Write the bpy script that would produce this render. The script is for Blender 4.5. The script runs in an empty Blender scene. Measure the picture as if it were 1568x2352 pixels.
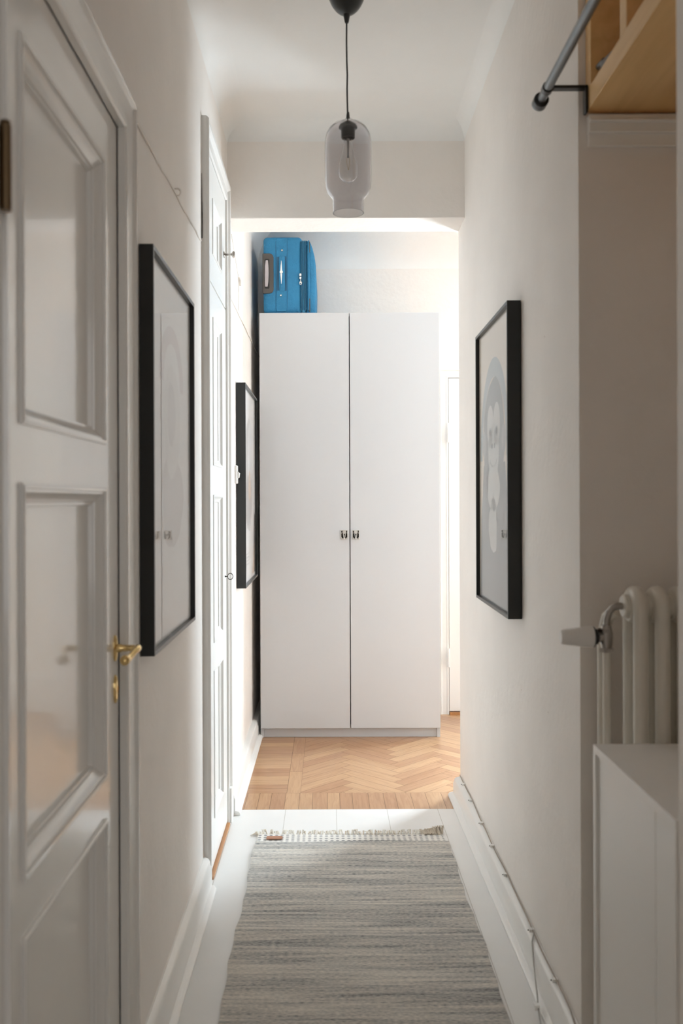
import bpy, bmesh, math, random
from mathutils import Vector, Matrix
random.seed(7)
C = bpy.context.scene.collection
PI = math.pi

# ------------------------------------------------------------------ materials
def newmat(name):
    m = bpy.data.materials.new(name); m.use_nodes = True
    nt = m.node_tree
    return m, nt, nt.nodes['Principled BSDF']

def N(nt, kind, **kw):
    n = nt.nodes.new(kind)
    for k, v in kw.items():
        if k in n.inputs: n.inputs[k].default_value = v
        else: setattr(n, k, v)
    return n

def paint(name, col, rough=0.5, bump=0.0, scale=30.0, mottle=0.0, metal=0.0, coat=0.0, spec=0.5, mscale=2.5):
    m, nt, b = newmat(name)
    b.inputs['Base Color'].default_value = (*col, 1)
    b.inputs['Roughness'].default_value = rough
    b.inputs['Metallic'].default_value = metal
    b.inputs['Coat Weight'].default_value = coat
    b.inputs['Specular IOR Level'].default_value = spec
    tc = N(nt, 'ShaderNodeTexCoord')
    if mottle:
        nz = N(nt, 'ShaderNodeTexNoise', Scale=mscale, Detail=5.0)
        nt.links.new(tc.outputs['Object'], nz.inputs['Vector'])
        rp = N(nt, 'ShaderNodeValToRGB')
        rp.color_ramp.elements[0].position = 0.3; rp.color_ramp.elements[1].position = 0.72
        rp.color_ramp.elements[0].color = (*[c * (1 - mottle) for c in col], 1)
        rp.color_ramp.elements[1].color = (*[min(1, c * (1 + mottle * .5)) for c in col], 1)
        nt.links.new(nz.outputs['Fac'], rp.inputs['Fac'])
        nt.links.new(rp.outputs['Color'], b.inputs['Base Color'])
    if bump:
        n1 = N(nt, 'ShaderNodeTexNoise', Scale=scale, Detail=6.0)
        n2 = N(nt, 'ShaderNodeTexNoise', Scale=scale * .13, Detail=2.0)
        nt.links.new(tc.outputs['Object'], n1.inputs['Vector']); nt.links.new(tc.outputs['Object'], n2.inputs['Vector'])
        ma = N(nt, 'ShaderNodeMath', operation='MULTIPLY_ADD'); ma.inputs[1].default_value = 3.0
        nt.links.new(n2.outputs['Fac'], ma.inputs[0]); nt.links.new(n1.outputs['Fac'], ma.inputs[2])
        bp = N(nt, 'ShaderNodeBump', Strength=bump, Distance=0.004)
        nt.links.new(ma.outputs[0], bp.inputs['Height']); nt.links.new(bp.outputs[0], b.inputs['Normal'])
    return m

M = {}
M['wall'] = paint('wall_plaster', (.874, .836, .797), .62, .35, 40, .05)
M['roomwall'] = paint('room_wall_dimmed', (.42, .40, .37), .6, .2, 40, .04)  # dark tone chosen to soak up bounced light, walls never seen
M['ceil'] = paint('ceiling_paint', (.89, .89, .875), .7, .45, 14, .03)
M['trim'] = paint('trim_gloss_paint', (.87, .865, .845), .30, .12, 22, .03)
M['door'] = paint('door_gloss_paint', (.83, .82, .79), .16, .10, 7, .04, coat=.3)
M['door2'] = paint('inner_door_paint', (.86, .86, .84), .28, .10, 12, .02)
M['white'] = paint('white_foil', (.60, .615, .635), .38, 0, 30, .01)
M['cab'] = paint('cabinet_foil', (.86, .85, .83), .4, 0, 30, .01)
M['black'] = paint('black_frame_foil', (.012, .013, .012), .30, 0, 30, .05, spec=.45)
M['blackp'] = paint('black_plastic', (.012, .012, .012), .3, 0, 30, .05)
M['satin'] = paint('black_satin_metal', (.022, .024, .022), .28, 0, 30, .05)
M['steel'] = paint('grey_steel', (.17, .175, .18), .32, 0, 30, .05, metal=1)
M['chrome'] = paint('chrome', (.75, .74, .72), .12, 0, 30, .02, metal=1)
M['satinm'] = paint('satin_cast_metal', (.62, .60, .57), .35, 0, 30, .05, metal=.4)
M['nickel'] = paint('aged_nickel', (.42, .39, .36), .28, 0, 30, .1, metal=1)
M['brass'] = paint('polished_brass', (.80, .58, .26), .16, 0, 30, .06, metal=1)
M['oldbrass'] = paint('aged_brass', (.20, .14, .08), .35, 0, 30, .1, metal=1)
M['iron'] = paint('dark_iron', (.05, .045, .04), .35, 0, 30, .1, metal=1)
M['rad'] = paint('radiator_enamel', (.72, .69, .62), .32, .25, 25, .06)
M['plastic'] = paint('white_plastic', (.78, .77, .75), .35, 0, 30, .02)
M['cable'] = paint('painted_cable', (.40, .34, .28), .5, 0, 30, .2)
M['wcable'] = paint('white_painted_cable', (.78, .74, .69), .5, .3, 60, .12)
M['gapdark'] = paint('dark_gap', (.05, .04, .035), .8, 0, 30, .1)
M['blue'] = paint('blue_polyester', (.022, .215, .42), .62, .5, 420, .12, mscale=9)
M['bluedark'] = paint('blue_piping', (.012, .10, .20), .55, .2, 200, .1)
M['bluelight'] = paint('blue_zipper_tape', (.05, .27, .46), .5, .6, 500, .1)
M['greypl'] = paint('grey_moulded_plastic', (.085, .075, .068), .45, .1, 60, .08)
M['lilac'] = paint('grey_grip', (.50, .46, .48), .4, 0, 30, .05)
M['leather'] = paint('tan_leather_label', (.42, .20, .12), .55, .2, 80, .1)
M['fringe'] = paint('cream_yarn', (.80, .77, .70), .9, .3, 90, .15)
M['fringe_d'] = paint('beige_yarn', (.62, .54, .44), .9, .3, 90, .2)
M['paper'] = paint('art_paper', (.86, .85, .84), .6, 0, 30, .03)

# glazing: fresnel mix of clear and mirror, keeps daylight unfiltered
def glaze(name, tint=(1, 1, 1), ior=1.5, rough=0.0, solid=0.0, gain=1.0):
    m, nt, b = newmat(name)
    nt.nodes.remove(b)
    out = nt.nodes['Material Output']
    tr = N(nt, 'ShaderNodeBsdfTransparent'); tr.inputs[0].default_value = (*tint, 1)
    gl = N(nt, 'ShaderNodeBsdfGlossy', Roughness=rough)
    fr = N(nt, 'ShaderNodeFresnel', IOR=ior)
    # the pane is clear right through, so its inner faces must reflect like outer ones
    ge = N(nt, 'ShaderNodeNewGeometry'); mr = N(nt, 'ShaderNodeMapRange')
    mr.inputs['To Min'].default_value = ior; mr.inputs['To Max'].default_value = 1 / ior
    nt.links.new(ge.outputs['Backfacing'], mr.inputs['Value']); nt.links.new(mr.outputs[0], fr.inputs['IOR'])
    mx = N(nt, 'ShaderNodeMixShader')
    g = N(nt, 'ShaderNodeMath', operation='MULTIPLY', use_clamp=True); g.inputs[1].default_value = gain
    nt.links.new(fr.outputs[0], g.inputs[0]); nt.links.new(g.outputs[0], mx.inputs[0])
    nt.links.new(tr.outputs[0], mx.inputs[1]); nt.links.new(gl.outputs[0], mx.inputs[2])
    nt.links.new(mx.outputs[0], out.inputs[0])
    return m
M['pane'] = glaze('window_pane')
M['picglass'] = glaze('picture_glazing', ior=1.5, rough=.004, gain=.6)
def glass(name, col, ior):
    m, nt, b = newmat(name)
    b.inputs['Base Color'].default_value = (*col, 1); b.inputs['Roughness'].default_value = 0.0
    b.inputs['Transmission Weight'].default_value = 1.0; b.inputs['IOR'].default_value = ior
    nz = N(nt, 'ShaderNodeTexNoise', Scale=9.0, Detail=2.0); tc = N(nt, 'ShaderNodeTexCoord'); nt.links.new(tc.outputs['Object'], nz.inputs['Vector'])
    bp = N(nt, 'ShaderNodeBump', Strength=.06, Distance=.002); nt.links.new(nz.outputs['Fac'], bp.inputs['Height']); nt.links.new(bp.outputs[0], b.inputs['Normal'])
    return m
M['smoke'] = glass('smoked_glass', (.76, .75, .765), 1.48)
M['bulbglass'] = glass('bulb_glass', (.97, .97, .96), 1.45)

def floor_boards():
    m, nt, b = newmat('white_painted_boards')
    tc = N(nt, 'ShaderNodeTexCoord'); sp = N(nt, 'ShaderNodeSeparateXYZ')
    nt.links.new(tc.outputs['Object'], sp.inputs[0])
    a = N(nt, 'ShaderNodeMath', operation='ADD'); a.inputs[1].default_value = 5.0 * .216 - .031
    d = N(nt, 'ShaderNodeMath', operation='DIVIDE'); d.inputs[1].default_value = .216
    f = N(nt, 'ShaderNodeMath', operation='FRACT')
    c = N(nt, 'ShaderNodeMath', operation='SUBTRACT'); c.inputs[1].default_value = .5
    ab = N(nt, 'ShaderNodeMath', operation='ABSOLUTE')
    gt = N(nt, 'ShaderNodeMath', operation='GREATER_THAN'); gt.inputs[1].default_value = .4955
    nt.links.new(sp.outputs['X'], a.inputs[0])
    for p, q in ((a, d), (d, f), (f, c), (c, ab), (ab, gt)): nt.links.new(p.outputs[0], q.inputs[0])
    nz = N(nt, 'ShaderNodeTexNoise', Scale=6.0, Detail=6.0); nt.links.new(tc.outputs['Object'], nz.inputs['Vector'])
    rp = N(nt, 'ShaderNodeValToRGB')
    rp.color_ramp.elements[0].color = (.76, .76, .75, 1); rp.color_ramp.elements[1].color = (.82, .82, .81, 1)
    nt.links.new(nz.outputs['Fac'], rp.inputs['Fac'])
    mx = N(nt, 'ShaderNodeMixRGB'); mx.inputs[2].default_value = (.45, .43, .39, 1)
    nt.links.new(gt.outputs[0], mx.inputs[0]); nt.links.new(rp.outputs[0], mx.inputs[1])
    nt.links.new(mx.outputs[0], b.inputs['Base Color'])
    b.inputs['Roughness'].default_value = .33
    bp = N(nt, 'ShaderNodeBump', Strength=.15, Distance=.003)
    nt.links.new(nz.outputs['Fac'], bp.inputs['Height']); nt.links.new(bp.outputs[0], b.inputs['Normal'])
    return m
M['boards'] = floor_boards()

def wood_uv(name, c0, c1, c2, rough):
    """parquet: every block carries its own UV (metres along / across the grain) and shade"""
    m, nt, b = newmat(name)
    uv = N(nt, 'ShaderNodeUVMap'); uv.uv_map = 'UVMap'
    at = N(nt, 'ShaderNodeAttribute'); at.attribute_name = 'shade'
    mp = N(nt, 'ShaderNodeMapping'); mp.inputs['Scale'].default_value = (5, 60, 1)
    nt.links.new(uv.outputs[0], mp.inputs[0])
    nz = N(nt, 'ShaderNodeTexNoise', Scale=1.0, Detail=6.0, Distortion=1.2); nt.links.new(mp.outputs[0], nz.inputs['Vector'])
    rp = N(nt, 'ShaderNodeValToRGB'); rp.color_ramp.elements[0].position = .3; rp.color_ramp.elements[1].position = .7
    rp.color_ramp.elements[0].color = (*c0, 1); rp.color_ramp.elements[1].color = (*c1, 1)
    nt.links.new(at.outputs['Fac'], rp.inputs['Fac'])
    rp2 = N(nt, 'ShaderNodeValToRGB'); rp2.color_ramp.elements[0].position = .35; rp2.color_ramp.elements[1].position = .6
    rp2.color_ramp.elements[0].color = (*c2, 1); rp2.color_ramp.elements[1].color = (1, 1, 1, 1)
    nt.links.new(nz.outputs['Fac'], rp2.inputs['Fac'])
    mx = N(nt, 'ShaderNodeMixRGB', blend_type='MULTIPLY'); mx.inputs[0].default_value = 1
    nt.links.new(rp.outputs[0], mx.inputs[1]); nt.links.new(rp2.outputs[0], mx.inputs[2])
    nt.links.new(mx.outputs[0], b.inputs['Base Color'])
    b.inputs['Roughness'].default_value = rough; b.inputs['Coat Weight'].default_value = .25; b.inputs['Coat Roughness'].default_value = .2
    return m
M['parquet'] = wood_uv('oak_parquet', (.44, .245, .13), (.54, .335, .185), (.84, .78, .72), .3)

def wood_plain(name, col, dark, axis=1):
    m, nt, b = newmat(name)
    tc = N(nt, 'ShaderNodeTexCoord'); mp = N(nt, 'ShaderNodeMapping')
    s = [30, 30, 30]; s[axis] = 3; mp.inputs['Scale'].default_value = s
    nt.links.new(tc.outputs['Object'], mp.inputs[0])
    nz = N(nt, 'ShaderNodeTexNoise', Scale=1.0, Detail=5.0, Distortion=.8); nt.links.new(mp.outputs[0], nz.inputs['Vector'])
    rp = N(nt, 'ShaderNodeValToRGB'); rp.color_ramp.elements[0].position = .35; rp.color_ramp.elements[1].position = .65
    rp.color_ramp.elements[0].color = (*dark, 1); rp.color_ramp.elements[1].color = (*col, 1)
    nt.links.new(nz.outputs['Fac'], rp.inputs[0]); nt.links.new(rp.outputs[0], b.inputs['Base Color'])
    b.inputs['Roughness'].default_value = .42
    return m
M['pine'] = wood_plain('varnished_pine', (.82, .54, .25), (.74, .47, .20))
M['threshold'] = wood_plain('threshold_oak', (.55, .27, .10), (.42, .19, .07))

def rug_mat(band=False):
    m, nt, b = newmat('rug_end_band' if band else 'rug_flatweave')
    tc = N(nt, 'ShaderNodeTexCoord')
    def noise(sc, det=4.0):
        mp = N(nt, 'ShaderNodeMapping'); mp.inputs['Scale'].default_value = sc
        nt.links.new(tc.outputs['Object'], mp.inputs[0])
        nz = N(nt, 'ShaderNodeTexNoise', Scale=1.0, Detail=det); nt.links.new(mp.outputs[0], nz.inputs['Vector'])
        return nz
    if band:
        wv = N(nt, 'ShaderNodeTexWave', Scale=14.5, Distortion=.6, Detail=2.0); wv.bands_direction = 'X'
        nt.links.new(tc.outputs['Object'], wv.inputs['Vector'])
        w2 = N(nt, 'ShaderNodeTexWave', Scale=17.0, Distortion=.3); w2.bands_direction = 'Y'
        nt.links.new(tc.outputs['Object'], w2.inputs['Vector'])
        mm = N(nt, 'ShaderNodeMath', operation='MULTIPLY'); nt.links.new(wv.outputs['Fac'], mm.inputs[0]); nt.links.new(w2.outputs['Fac'], mm.inputs[1])
        src = mm.outputs[0]
        rp = N(nt, 'ShaderNodeValToRGB')
        rp.color_ramp.elements[0].position = .25; rp.color_ramp.elements[1].position = .5
        rp.color_ramp.elements[0].color = (.80, .78, .74, 1); rp.color_ramp.elements[1].color = (.33, .33, .33, 1)
        nt.links.new(src, rp.inputs[0]); nt.links.new(rp.outputs[0], b.inputs['Base Color'])
    else:
        a = noise((3.2, 72, 1), 6); c = noise((75, 260, 1), 4); d = noise((1.1, 11, 1), 3)
        s1 = N(nt, 'ShaderNodeMath', operation='MULTIPLY_ADD'); s1.inputs[1].default_value = .75
        nt.links.new(a.outputs['Fac'], s1.inputs[0])
        s0 = N(nt, 'ShaderNodeMath', operation='MULTIPLY'); s0.inputs[1].default_value = .80
        nt.links.new(c.outputs['Fac'], s0.inputs[0]); nt.links.new(s0.outputs[0], s1.inputs[2])
        s2 = N(nt, 'ShaderNodeMath', operation='MULTIPLY_ADD'); s2.inputs[1].default_value = .45
        nt.links.new(d.outputs['Fac'], s2.inputs[0]); nt.links.new(s1.outputs[0], s2.inputs[2])
        sc_ = N(nt, 'ShaderNodeMath', operation='MULTIPLY'); sc_.inputs[1].default_value = .8
        nt.links.new(s2.outputs[0], sc_.inputs[0])
        rp = N(nt, 'ShaderNodeValToRGB')
        e = rp.color_ramp.elements
        e[0].position = 0.608; e[0].color = (.17, .172, .17, 1)
        e[1].position = 0.960; e[1].color = (.74, .70, .63, 1)
        k = e.new(.736); k.color = (.42, .415, .40, 1)
        k = e.new(.832); k.color = (.58, .555, .51, 1)
        nt.links.new(sc_.outputs[0], rp.inputs[0]); nt.links.new(rp.outputs[0], b.inputs['Base Color'])
        bp = N(nt, 'ShaderNodeBump', Strength=.7, Distance=.004)
        nt.links.new(s1.outputs[0], bp.inputs['Height']); nt.links.new(bp.outputs[0], b.inputs['Normal'])
    b.inputs['Roughness'].default_value = .92; b.inputs['Specular IOR Level'].default_value = .2
    return m
M['rug'] = rug_mat(); M['rugband'] = rug_mat(True)

# ------------------------------------------------------------------ mesh tools
class MB:
    def __init__(s): s.v, s.f, s.m = [], [], []
    def add(s, vs, fs, mi=0):
        o = len(s.v); s.v += [tuple(p) for p in vs]
        for f in fs: s.f.append([o + i for i in f]); s.m.append(mi)
    def box(s, x0, x1, y0, y1, z0, z1, mi=0):
        s.add([(x0, y0, z0), (x1, y0, z0), (x1, y1, z0), (x0, y1, z0), (x0, y0, z1), (x1, y0, z1), (x1, y1, z1), (x0, y1, z1)],
              [(0, 3, 2, 1), (4, 5, 6, 7), (0, 1, 5, 4), (1, 2, 6, 5), (2, 3, 7, 6), (3, 0, 4, 7)], mi)
    def quad(s, a, b, c, d, mi=0): s.add([a, b, c, d], [(0, 1, 2, 3)], mi)
    def tube(s, pts, r, n=10, mi=0, caps=True, closed=False):
        pts = [Vector(p) for p in pts]; rs = r if isinstance(r, (list, tuple)) else [r] * len(pts)
        L = len(pts); vs = []; up = None
        for i, p in enumerate(pts):
            a = pts[i - 1] if (i or closed) else p; b = pts[(i + 1) % L] if (i < L - 1 or closed) else p
            t = (b - a).normalized()
            if up is None:
                up = Vector((0, 0, 1)) if abs(t.z) < .9 else Vector((1, 0, 0))
            u = (up - t * up.dot(t)).normalized(); up = u; w = t.cross(u)
            for k in range(n):
                an = 2 * PI * k / n; vs.append(p + (u * math.cos(an) + w * math.sin(an)) * rs[i])
        fs = []
        for i in range(L if closed else L - 1):
            j = (i + 1) % L
            for k in range(n): fs.append((i * n + k, i * n + (k + 1) % n, j * n + (k + 1) % n, j * n + k))
        if caps and not closed: fs += [tuple(range(n - 1, -1, -1)), tuple((L - 1) * n + k for k in range(n))]
        s.add(vs, fs, mi)
    def lathe(s, prof, c, axis='Z', n=32, mi=0, sx=1.0, sy=1.0):
        """prof: (radius, height along axis)"""
        vs = []
        for r, h in prof:
            for k in range(n):
                a = 2 * PI * k / n; u, w = r * math.cos(a) * sx, r * math.sin(a) * sy
                p = {'Z': (u, w, h), 'X': (h, u, w), 'Y': (u, h, w)}[axis]
                vs.append((c[0] + p[0], c[1] + p[1], c[2] + p[2]))
        fs = []
        for i in range(len(prof) - 1):
            for k in range(n): fs.append((i * n + k, i * n + (k + 1) % n, (i + 1) * n + (k + 1) % n, (i + 1) * n + k))
        if prof[0][0] > 1e-6: fs.append(tuple(range(n - 1, -1, -1)))
        if prof[-1][0] > 1e-6: fs.append(tuple((len(prof) - 1) * n + k for k in range(n)))
        s.add(vs, fs, mi)
    def prism(s, poly, fn, h0, h1, mi=0):
        """poly in (a,b); fn(a,b,h) -> xyz"""
        n = len(poly); vs = [fn(a, b, h0) for a, b in poly] + [fn(a, b, h1) for a, b in poly]
        fs = [tuple(range(n - 1, -1, -1)), tuple(range(n, 2 * n))] + [(i, (i + 1) % n, n + (i + 1) % n, n + i) for i in range(n)]
        s.add(vs, fs, mi)
    def loft(s, A, B, mi=0, caps=True):
        n = len(A); fs = [(i, (i + 1) % n, n + (i + 1) % n, n + i) for i in range(n)]
        if caps: fs += [tuple(range(n - 1, -1, -1)), tuple(range(n, 2 * n))]
        s.add(list(A) + list(B), fs, mi)
    def rings(s, rect, prof, fn, mi=0, field=True):
        """rect (a0,a1,b0,b1); prof: (inset, height); nested mitred frames and the field"""
        a0, a1, b0, b1 = rect; vs = []
        for o, h in prof: vs += [fn(a0 + o, b0 + o, h), fn(a1 - o, b0 + o, h), fn(a1 - o, b1 - o, h), fn(a0 + o, b1 - o, h)]
        fs = []
        for i in range(len(prof) - 1):
            for k in range(4): fs.append((4 * i + k, 4 * i + (k + 1) % 4, 4 * i + 4 + (k + 1) % 4, 4 * i + 4 + k))
        if field: q = 4 * (len(prof) - 1); fs.append((q, q + 1, q + 2, q + 3))
        s.add(vs, fs, mi)
    def casing(s, a0, a1, b1, prof, fn, b0=0.0, mi=0):
        """architrave round three sides; prof: (offset outwards, height)"""
        vs = []
        for o, h in prof: vs += [fn(a0 - o, b0, h), fn(a0 - o, b1 + o, h), fn(a1 + o, b1 + o, h), fn(a1 + o, b0, h)]
        fs = []
        for i in range(len(prof) - 1):
            for k in range(3): fs.append((4 * i + k, 4 * i + k + 1, 4 * i + 5 + k, 4 * i + 4 + k))
        n = len(prof)
        fs.append(tuple(4 * i for i in range(n))); fs.append(tuple(4 * i + 3 for i in range(n)))
        s.add(vs, fs, mi)

def obj(name, mb, mats, parent=None, smooth=True, bevel=0.0, seg=2, recalc=True, angle=35):
    me = bpy.data.meshes.new(name); me.from_pydata(mb.v, [], mb.f)
    for m in (mats if isinstance(mats, (list, tuple)) else [mats]): me.materials.append(m)
    for p, i in zip(me.polygons, mb.m): p.material_index = i
    if recalc:
        bm = bmesh.new(); bm.from_mesh(me); bmesh.ops.recalc_face_normals(bm, faces=bm.faces); bm.to_mesh(me); bm.free()
    if smooth:
        for p in me.polygons: p.use_smooth = True
        me.set_sharp_from_angle(angle=math.radians(angle))
    o = bpy.data.objects.new(name, me); C.objects.link(o)
    if parent: o.parent = parent
    if bevel:
        b = o.modifiers.new('edge', 'BEVEL'); b.width = bevel; b.segments = seg; b.limit_method = 'ANGLE'; b.angle_limit = math.radians(40)
    return o

def tag(o, label, cat=None, group=None):
    o['label'] = label
    if cat: o['category'] = cat
    if group: o['group'] = group
    return o
def struct(o, label, cat):
    o['kind'] = 'structure'; o['label'] = label; o['category'] = cat; return o
def empty(name, loc):
    o = bpy.data.objects.new(name, None); C.objects.link(o); o.location = loc; o.empty_display_size = .05; return o
def adopt(parent, child):
    """children are modelled in world space; keep them where they are"""
    child.parent = parent; child.matrix_parent_inverse = Matrix.Translation(parent.location).inverted(); return child

# ------------------------------------------------------------------ key dimensions (metres)
XL, WT = -.425, .16                 # left wall face, wall thickness
ZC = 2.915                          # ceiling
YB0, YB1 = 3.98, 4.186              # beam / end of right wall
ZB = 2.5256                         # beam underside
YBK = 5.758                         # far wall
XR0, XR1 = .572, .590               # right wall face at near / far end
YN0, YN1 = 1.447, 2.12              # niche
XRM = 3.30                          # window wall of the cross passage
D1 = (1.194, 1.896, 2.0805)         # near door opening
D2 = (3.24, 3.80, 2.545)            # closet door opening

# ------------------------------------------------------------------ shell
w = MB()
for y0, y1, z0, z1 in ((-2.3, D1[0], 0, ZC), (D1[0], D1[1], D1[2], ZC), (D1[1], D2[0], 0, ZC), (D2[0], D2[1], D2[2], ZC), (D2[1], YBK + .16, 0, ZC)):
    w.box(XL - WT, XL, y0, y1, z0, z1)
w.box(XL - WT - .05, XL - WT, 1.0, 4.2, 0, ZC)
# small old nail holes
struct(obj('wall_left', w, M['wall'], smooth=False), 'pale beige plastered wall along the left of the hallway', 'wall')

w = MB()
poly = [(XR0, YN1), (XR1, YB1), (.78, YB1), (.78, YN1 + .2), (1.32, YN1 + .2), (1.32, YN1)]
w.prism(poly, lambda a, b, h: (a, b, h), 0, ZC)
fx = lambda y: XR0 + (XR1 - XR0) * (y - YN1) / (YB1 - YN1)
for px, py in ((1252, 775), (1196, 1586), (1257, 1638), (1120, 806)):
    X = .575; 
    for _ in range(3):
        Y = X * 2140 / (px - 753); X = fx(Y)
    Z = 1.3186 - (py - 1150) * Y / 2140
    w.lathe([(.003, -.0006), (.0018, -.0008), (0, -.0004)], (X, Y, Z), 'X', 8, 1)
struct(obj('wall_right', w, [M['wall'], M['cable']], smooth=False, bevel=.006), 'pale beige plastered wall along the right of the hallway, ending at the parquet', 'wall')

w = MB(); w.box(1.2, 1.32, YN0, YN1, 0, ZC)
struct(obj('wall_niche', w, M['wall'], smooth=False), 'beige back wall of the radiator niche', 'wall')
w = MB(); w.box(.54, 1.32, .35, YN0, 0, ZC)
struct(obj('wall_near', w, M['wall'], smooth=False, bevel=.01, seg=3), 'wall end at the near side of the radiator niche, at the photo edge', 'wall')
w = MB()
BX0, BX1, BZ0, BZ1 = 1.72, 2.64, .12, 2.70
w.box(XL, BX0, YBK, YBK + .15, 0, ZC); w.box(BX1, XRM + .15, YBK, YBK + .15, 0, ZC); w.box(BX0, BX1, YBK, YBK + .15, 0, BZ0); w.box(BX0, BX1, YBK, YBK + .15, BZ1, ZC)
struct(obj('wall_back', w, M['wall'], smooth=False), 'pale far wall behind the tall wardrobe', 'wall')
w = MB()                                             # window wall of the cross passage
WY0, WY1, WZ0, WZ1 = 4.36, 5.60, .80, 2.40
w.box(XRM, XRM + .15, 2.2, WY0, 0, ZC); w.box(XRM, XRM + .15, WY1, YBK, 0, ZC)
w.box(XRM, XRM + .15, WY0, WY1, 0, WZ0); w.box(XRM, XRM + .15, WY0, WY1, WZ1, ZC)
struct(obj('wall_east', w, M['wall'], smooth=False), 'wall with a window at the right end of the cross passage', 'wall')
w = MB(); w.box(.7, XRM + .15, 2.17, 2.32, 0, ZC); w.box(.782, .80, 2.32, YB1 - .01, 0, ZC)  # unseen dark walls, shaped to keep bounce off the wardrobe
struct(obj('wall_room', w, M['roomwall'], smooth=False), 'unseen walls of the room to the right, darkened to cut bounced light', 'wall')
w = MB(); w.box(.79, XRM, 2.32, YB0, -.12, 0)
struct(obj('floor', w, M['threshold'], smooth=False), 'wooden floor of the room to the right, out of sight', 'floor')
w = MB()                                             # room behind the viewer
w.box(XL - WT, .5, -2.45, -2.3, 0, ZC); w.box(2.0, 2.05, -2.45, -2.3, 0, ZC); w.box(.5, 2.0, -2.45, -2.3, 0, .7); w.box(.5, 2.0, -2.45, -2.3, 2.5, ZC)
w.box(1.75, 1.9, -2.3, -1.9, 0, ZC); w.box(1.75, 1.9, -.3, .5, 0, ZC); w.box(1.75, 1.9, -1.9, -.3, 0, .8); w.box(1.75, 1.9, -1.9, -.3, 2.4, ZC)
w.box(1.32, 1.9, .35, .5, 0, ZC)
struct(obj('wall_entrance', w, M['wall'], smooth=False), 'walls of the entrance room behind the viewer', 'wall')

w = MB(); w.box(XL - .02, XR1 + .3, YB0, YB1, ZB, ZC)
struct(obj('wall_beam', w, M['wall'], smooth=False, bevel=.004), 'beige boxed beam over the opening at the end of the hallway', 'beam')

# ceiling with its coves
w = MB(); w.box(XL - .2, XRM + .15, -2.45, YBK + .2, ZC, ZC + .1)
def cove(mb, p0, p1, nrm, zw, r, n=8):
    """quarter round between wall line p0-p1 (xy) and ceiling; nrm points into the room"""
    prof = [(r - r * math.cos(t), zw + (ZC - zw) * math.sin(t)) for t in [PI / 2 * i / n for i in range(n + 1)]]
    prof += [(r, ZC + .01), (-.01, ZC + .01), (-.01, zw)]
    A = [(p0[0] + nrm[0] * d, p0[1] + nrm[1] * d, z) for d, z in prof]; B = [(p1[0] + nrm[0] * d, p1[1] + nrm[1] * d, z) for d, z in prof]
    mb.loft(A, B)
cove(w, (XL, -2.3), (XL, YB0), (1, 0), 2.845, .09)
cove(w, (XR0, YN1), (XR1, YB0), (-1, 0), 2.842, .05)
cove(w, (XL, YB0), (XR1, YB0), (0, -1), 2.853, .09)
cove(w, (XL, YBK), (XRM, YBK), (0, -1), 2.75, .30)
cove(w, (XL, YB1), (XL, YBK), (1, 0), 2.78, .12)
struct(obj('ceiling', w, M['ceil']), 'off-white coved plaster ceiling', 'ceiling')

w = MB(); w.box(XL - .2, .79, -2.45, YB0, -.12, 0); w.box(.79, 2.0, -2.45, 2.25, -.12, 0)
struct(obj('floor', w, M['boards'], smooth=False), 'white painted board floor of the hallway', 'floor')

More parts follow.
